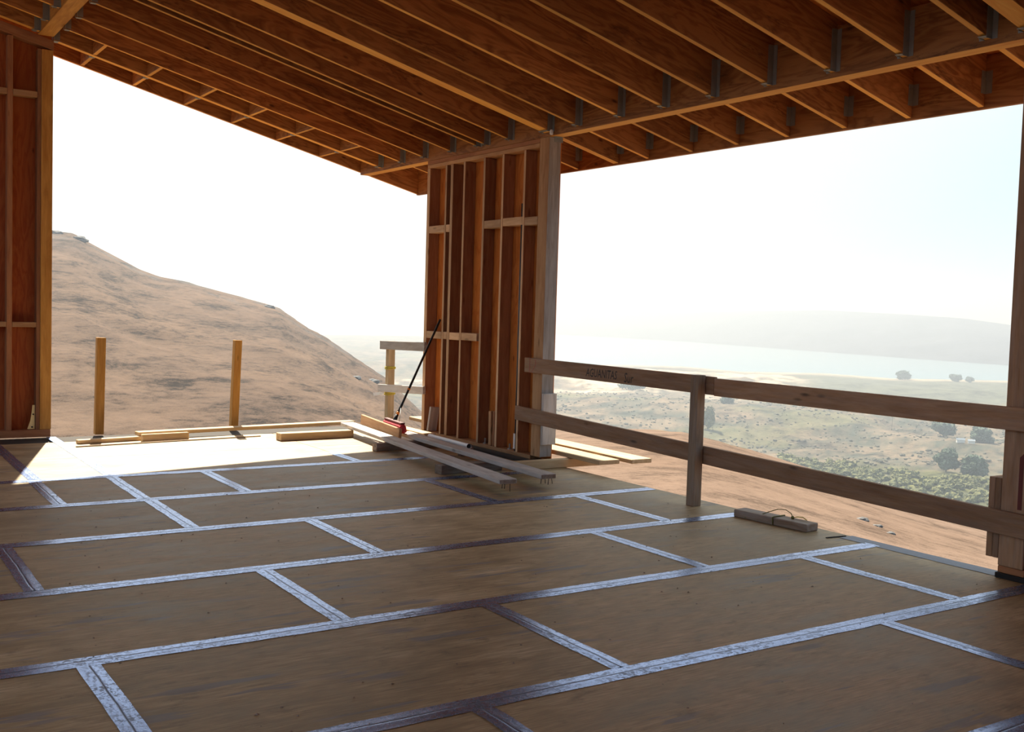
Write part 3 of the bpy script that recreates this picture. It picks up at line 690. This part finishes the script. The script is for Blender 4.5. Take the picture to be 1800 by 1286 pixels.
plank('board', (4.36, 11.42, .042), (5.27, 11.46, .042), .14, .084, 'cleanwood', 'thick squared timber on the sunlit deck left of the propped planks', cat='timber')
# rope-tied block
rb = empty('tied_block', (6.10, 5.58, 0), 'squared timber block with a yellow cord loop on the right deck edge', 'block')
board('block', (6.06, 5.92, .03), (6.115, 5.235, .03), .14, .058, 'darkwood', rb, bevel=.006)
tube('cord', [(6.05, 5.86, .008), (6.0, 5.80, .012), (6.02, 5.72, .03), (6.07, 5.64, .075), (6.10, 5.56, .112), (6.12, 5.50, .115), (6.13, 5.455, .095), (6.12, 5.43, .066), (6.10, 5.425, .064)], .0034, 'olive', rb, 6)
tube('cord', [(6.12, 5.43, .068), (6.14, 5.40, .078), (6.15, 5.36, .082), (6.15, 5.32, .066)], .0034, 'yellow', rb, 6)
bm = bmesh.new(); bmesh.ops.create_icosphere(bm, subdivisions=2, radius=.013)
for v in bm.verts: v.co *= 1 + .25 * mnoise.noise(v.co * 90)
place(link('knot', finish(bm, 'knot'), MAT['olive'], rb), Matrix.Translation((6.12, 5.43, .07)))
tube('cord', [(6.02, 5.532, -.0 + .006), (6.012, 5.532, .06), (6.02, 5.53, .064), (6.16, 5.545, .064), (6.162, 5.545, .004)], .005, 'olive', rb, 6)
tag(board('strip', (6.03, 5.035, .004), (6.215, 5.012, .004), .012, .006, 'felt', None, bevel=.001), 'thin dark strip lying at the end of the edge tape', 'strip')
plank('cross_block', (5.66, 9.60, .042), (5.82, 9.60, .042), .06, .084, 'darkwood', 'small dark block under the near end of the white plastic pipe', cat='block')
# pipe
pp = empty('plastic_pipe', (5.75, 9.9, .084), 'white plastic pipe lying between the propped planks and the wall stub', 'pipe')
tube('pipe_wall', [(5.745, 10.40, .113), (5.715, 9.49, .113)], .028, 'pvc', pp, 20, cap=False)
tube('bore_shade', [(5.7447, 10.39, .113), (5.7153, 9.50, .113)], .0245, 'felt', pp, 16)  # dark plug inside the pipe, standing for the shade in its hollow
# broom
br = empty('push_broom', (5.47, 10.82, .13), 'red push broom with a dark handle leaning on a stud of the wall stub', 'broom')
hx = Vector((5.475, 10.52, .186)); hy = Vector((5.56, 11.14, .186))
mw, L = frame(hx, hy)
bm = box_bm(L, .075, .10, .022)
bmesh.ops.subdivide_edges(bm, edges=[e for e in bm.edges if e.calc_length() > .3], cuts=14)
for v in bm.verts:
    v.co.z += .006 * mnoise.noise(v.co * 40); v.co.y *= 1.25 if v.co.z < 0 else 1.0; v.co.x += .01 * mnoise.noise(v.co * 60)
place(link('bristles', finish(bm, 'bristles'), MAT['red_bristle'], br), mw)
aabb_ = box_bm(L - .04, .05, .02, .005); place(link('brush_block', finish(aabb_, 'brush_block'), MAT['red'], br), mw @ Matrix.Translation((0, 0, .058)))
A = Vector((5.545, 10.88, .243)); B = Vector((6.108, 10.875, 1.415)); dd = (B - A)
tube('ferrule', [A - dd * .02, A + dd * .03, A + dd * .035, A + dd * .06], [.024, .022, .018, .018], 'black', br)
for a_, b_ in ((.06, .085), (.30, .315)): tube('orange_band', [A + dd * a_, A + dd * b_], .0185, 'orange', br)
tube('handle', [A + dd * .04, A + dd * .15, A + dd * .16, B], [.015, .015, .0135, .0135], 'black', br)
for s in (-1, 1): tube('brace', [A + dd * .14, Vector((5.52 + .02 * s, 10.83 + .15 * s, .25))], .003, 'galv', br, 6)
# offcuts standing in the stud bays
plank('offcut', (6.175, 11.14, .071), (6.20, 11.12, .36), .12, .04, 'weathered', 'short grey offcut standing in the far-left stud bay', 'offcuts standing in the stud bays', up=(0, 1, 0), cat='offcut')
plank('offcut', (6.15, 9.755, .071), (6.15, 9.765, .445), .04, .05, 'fir', 'short pale offcut standing beside a middle stud, left of its pair', 'offcuts standing in the stud bays', up=(0, 1, 0), cat='offcut')
plank('offcut', (6.155, 9.69, .071), (6.155, 9.69, .452), .04, .038, 'fir_red', 'short reddish offcut standing beside a middle stud, right of its pair', 'offcuts standing in the stud bays', up=(0, 1, 0), cat='offcut')
# litter on the deck
bm = bmesh.new(); rs = random.Random(3)
for i in range(420):
    x = rs.uniform(-.5, 5.93); y = rs.uniform(2.0, 9.5); s = rs.uniform(.003, .010); a = rs.uniform(0, 3.14)
    vs_ = [bm.verts.new((x + s * math.cos(a + q) * rs.uniform(.5, 1.4), y + s * math.sin(a + q) * rs.uniform(.4, 1), .0008)) for q in (0, 1.9, 3.6, 5.0)]
    top = bm.verts.new((x, y, s * rs.uniform(.4, .9)))
    for q in range(4): bm.faces.new((vs_[q], vs_[(q + 1) % 4], top))
db = tag(link('wood_litter', finish(bm, 'wood_litter'), MAT['darkwood']), 'scattered dark wood chips and grit on the plywood deck', 'litter', kind='stuff')

# ------------------------------------------------------------------ far objects
def ground(az, d):
    x, y, z, c, r = terrain(np.array([az]), np.array([d])); return Vector((x[0], y[0], z[0]))
def blob(name, w, h, mat, parent, at, seed, sub=3, lumps=16):
    rs = random.Random(seed); bm = bmesh.new()
    for i in range(lumps):
        r = w * rs.uniform(.13, .24); th = rs.uniform(0, 6.28); zz = rs.uniform(.12, .80); rad = w * .40 * math.sqrt(max(.02, 1 - (zz - .12) ** 1.5)) * rs.uniform(.3, 1); c = Vector((rad * math.cos(th), rad * math.sin(th), h * zz))
        res = bmesh.ops.create_icosphere(bm, subdivisions=sub, radius=1.0)
        for v in res['verts']:
            q = v.co.copy(); k = 1 + .30 * mnoise.noise(q * 2.6 + Vector((seed, i, 0))) + .40 * mnoise.noise(q * 7.0 + Vector((i, seed, 0)))
            v.co = c + Vector((q.x * r * k, q.y * r * k, q.z * h * .20 * k))
    tips = [v.co.copy() for v in bm.verts]
    for i in range(1500):
        p = rs.choice(tips) * rs.uniform(.97, 1.06); sz = w * rs.uniform(.012, .035)
        a = Vector((rs.gauss(0, 1), rs.gauss(0, 1), rs.gauss(0, 1))).normalized(); b = a.orthogonal().normalized() * sz; c2 = a.cross(b) * rs.uniform(.6, 1.4)
        bm.faces.new([bm.verts.new(q) for q in (p - b - c2, p + b - c2 * .6, p + b * .7 + c2, p - b + c2 * .8)])
    o = link(name, finish(bm, name), MAT[mat], parent); return place(o, Matrix.Translation(at))
def tree(az, d, w, h, label, seed, mat='tree', group='trees in the hazy valley'):
    p = ground(az, d); o = empty('tree', p, label, 'tree', group)
    blob('crown', w, h, mat, o, p + Vector((0, 0, h * .08)), seed)
    tube('trunk', [p - Vector((0, 0, .5)), p + Vector((0, 0, h * .45))], [w * .03, w * .02], 'trunk', o, 7)
tree(36.5, 1960, 28, 15, 'wide rounded tree on the shoreline, leftmost of three there', 1)
tree(34.05, 1960, 20, 14, 'flat-topped tree on the shoreline, middle of three there', 2)
tree(33.4, 1960, 15, 9, 'low tree on the shoreline, nearest the right post', 3)
tree(34.45, 960, 24, 13, 'dark dome-shaped tree just under the top guard rail', 4)
tree(32.75, 930, 19, 12, 'pale dome-shaped tree just under the top guard rail beside the right post', 5)
tree(34.25, 745, 17, 15, 'dark conifer above the green thicket, left of its pair', 6)
tree(32.9, 740, 19, 13, 'dark conifer above the green thicket, beside the right post', 7)
tree(45.2, 1045, 13, 11, 'lone dark shrub-like tree on the scrub mound right of the short rail post', 8)
tree(50.2, 1330, 32, 14, 'dark clump of trees seen below the handwriting on the rail', 9)
tree(46.15, 900, 13, 18, 'yellow-green tree right behind the short rail post', 10, 'bush')
# thicket of willows, too dense to count
bm = bmesh.new(); rs = random.Random(5)
for i in range(620):
    az = rs.uniform(31.0, 42.5); d = rs.uniform(600, 712) + max(0, az - 36) * 10; p = ground(az, d); r = rs.uniform(1.2, 2.8)
    if any(abs(az - q) < .55 for q in (33.35, 32.7)) and d < 640: continue
    res = bmesh.ops.create_icosphere(bm, subdivisions=2, radius=1.0)
    for v in res['verts']:
        q = v.co.copy(); k = 1 + .7 * mnoise.noise(q * 2.6 + Vector((i, 0, 0))); v.co = p + Vector((q.x * r * k, q.y * r * k, r * .5 + q.z * r * .75 * k))
tips = [v.co.copy() for v in bm.verts]
for i in range(16000):
    p = rs.choice(tips) + Vector((rs.gauss(0, .3), rs.gauss(0, .3), rs.gauss(.1, .3))); sz = rs.uniform(.15, .5)
    a = Vector((rs.gauss(0, 1), rs.gauss(0, 1), rs.gauss(0, 1))).normalized(); b = a.orthogonal().normalized() * sz; c2 = a.cross(b) * rs.uniform(.6, 1.4)
    bm.faces.new([bm.verts.new(q) for q in (p - b - c2, p + b - c2 * .6, p + b * .7 + c2, p - b + c2 * .8)])
tag(link('willow_thicket', finish(bm, 'willow_thicket'), MAT['bush']), 'yellow-green willow thicket at the foot of the tan slope', 'thicket', kind='stuff')
# low scrub dotted over the valley floor, far too many to count
rs2 = np.random.RandomState(9); ico = bmesh.new(); bmesh.ops.create_icosphere(ico, subdivisions=1, radius=1.0)
iv = np.array([v.co[:] for v in ico.verts]); fi = np.array([[v.index for v in f.verts] for f in ico.faces]); ico.free()
n = 9000; aa = rs2.uniform(30.5, 58, n); dd_ = 560 * (1330 / 560) ** rs2.uniform(0, 1, n)
sx, sy, sz_, _c, sreg = terrain(aa, dd_); dens = wav(sx, sy, 120, 71) + .6 * wav(sx, sy, 35, 72)
keep = (sreg == 2) & (dens > rs2.uniform(-.7, .9, n)) & ~((aa < 37) & (dd_ < 765)) & ~((aa < 34.2) & (dd_ > 880) & (dd_ < 925))
sx, sy, sz_ = sx[keep], sy[keep], sz_[keep]; m_ = len(sx); rr = rs2.uniform(.4, 1.7, m_)
V = iv[None] * rs2.uniform(.65, 1.3, (m_, len(iv), 1)) * rr[:, None, None] * np.array((1, 1, .62)) + np.stack([sx, sy, sz_ + .2 * rr], -1)[:, None]
Fc = fi[None] + (np.arange(m_) * len(iv))[:, None, None]
me = bpy.data.meshes.new('scrub_bushes'); me.from_pydata(V.reshape(-1, 3).tolist(), [], Fc.reshape(-1, 3).tolist())
sb = link('scrub_bushes', me, MAT['scrub'], VALLEY, kind='stuff')
def house(name, az, d, w, dp, h, label, cat, group=None, rot=0):
    p = ground(az, d); o = empty(name, p, label, cat, group); R_ = Matrix.Translation(p) @ Matrix.Rotation(math.radians(rot), 4, 'Z')
    place(link('walls', finish(box_bm(w, dp, h, at=(0, 0, h / 2)), 'walls'), MAT['paint_white'], o), R_)
    bm = bmesh.new(); a = [bm.verts.new(q) for q in ((-w * .55, -dp * .6, h), (w * .55, -dp * .6, h), (w * .55, dp * .6, h), (-w * .55, dp * .6, h), (-w * .55, 0, h * 1.5), (w * .55, 0, h * 1.5))]
    for f in ((0, 1, 5, 4), (2, 3, 4, 5), (0, 4, 3), (1, 2, 5), (0, 3, 2, 1)): bm.faces.new([a[i] for i in f])
    place(link('roof', finish(bm, 'roof'), MAT['roof_grey'], o), R_)
house('cottage', 39.1, 1230, 12, 8, 3.2, 'small white cottage with a bluish roof below the top guard rail', 'house', rot=-30)
house('trailer', 33.65, 905, 6, 2.5, 2.4, 'white trailer below the dark dome-shaped tree, left of two', 'trailer', 'white trailers in the valley', -40)
house('trailer', 33.15, 905, 5, 2.5, 2.2, 'white trailer below the dark dome-shaped tree, right of two', 'trailer', 'white trailers in the valley', -55)
house('shed', 33.35, 610, 6, 3, 2.2, 'white shed showing through the thicket, farther from the right post', 'shed', 'white sheds in the thicket', -45)
house('shed', 32.7, 612, 4, 3, 2.0, 'white shed showing through the thicket, close to the right post', 'shed', 'white sheds in the thicket', -20)
p = ground(36.9, 1010); po = empty('utility_pole', p, 'thin wooden utility pole standing in the hazy valley', 'pole')
tube('pole', [p - Vector((0, 0, .5)), p + Vector((0, 0, 13))], .16, 'trunk', po, 7); tube('crossarm', [p + Vector((-1, .9, 12)), p + Vector((1, -.9, 12))], .09, 'trunk', po, 6)
def rock(az, d, w, label, seed, group):
    p = ground(az, d); bm = bmesh.new(); bmesh.ops.create_icosphere(bm, subdivisions=3, radius=1.0)
    for v in bm.verts:
        q = v.co.copy(); k = 1 + .4 * mnoise.noise(q * 1.4 + Vector((seed, 0, 0))) + .15 * mnoise.noise(q * 4 + Vector((0, seed, 0))); v.co = Vector((q.x * w * k, q.y * w * .8 * k, q.z * w * .40 * k))
    o = link('rock', finish(bm, 'rock'), MAT['rock']); place(o, Matrix.Translation(p)); tag(o, label, 'rock', group)
G = 'rocks on the tan slope'
rock(38.1, 62, .38, 'grey rock on the tan slope above the others, beneath the lower rail', 1, G)
rock(37.35, 60.5, .30, 'grey rock right beside the largest one on the tan slope', 2, G)
rock(36.7, 58, .26, 'small lone grey rock on the tan slope, right of the pair', 3, G)
G = 'outcrops on the brown hill'
rock(64.2, 330, 2.0, 'pale outcrop low on the brown hill, left of the far corner guard', 4, G)
rock(65.1, 300, 1.6, 'pale outcrop on the brown hill at the same height as the lower corner-guard board', 5, G)
rock(69.7, 412, 2.2, 'grey outcrop on the shoulder of the hill crest', 6, G)
rock(79.0, 428, 3.0, 'dark outcrop near the top of the brown hill', 7, G)
rock(80.1, 436, 2.4, 'dark outcrop on the summit of the hill beside the left wall', 8, G)
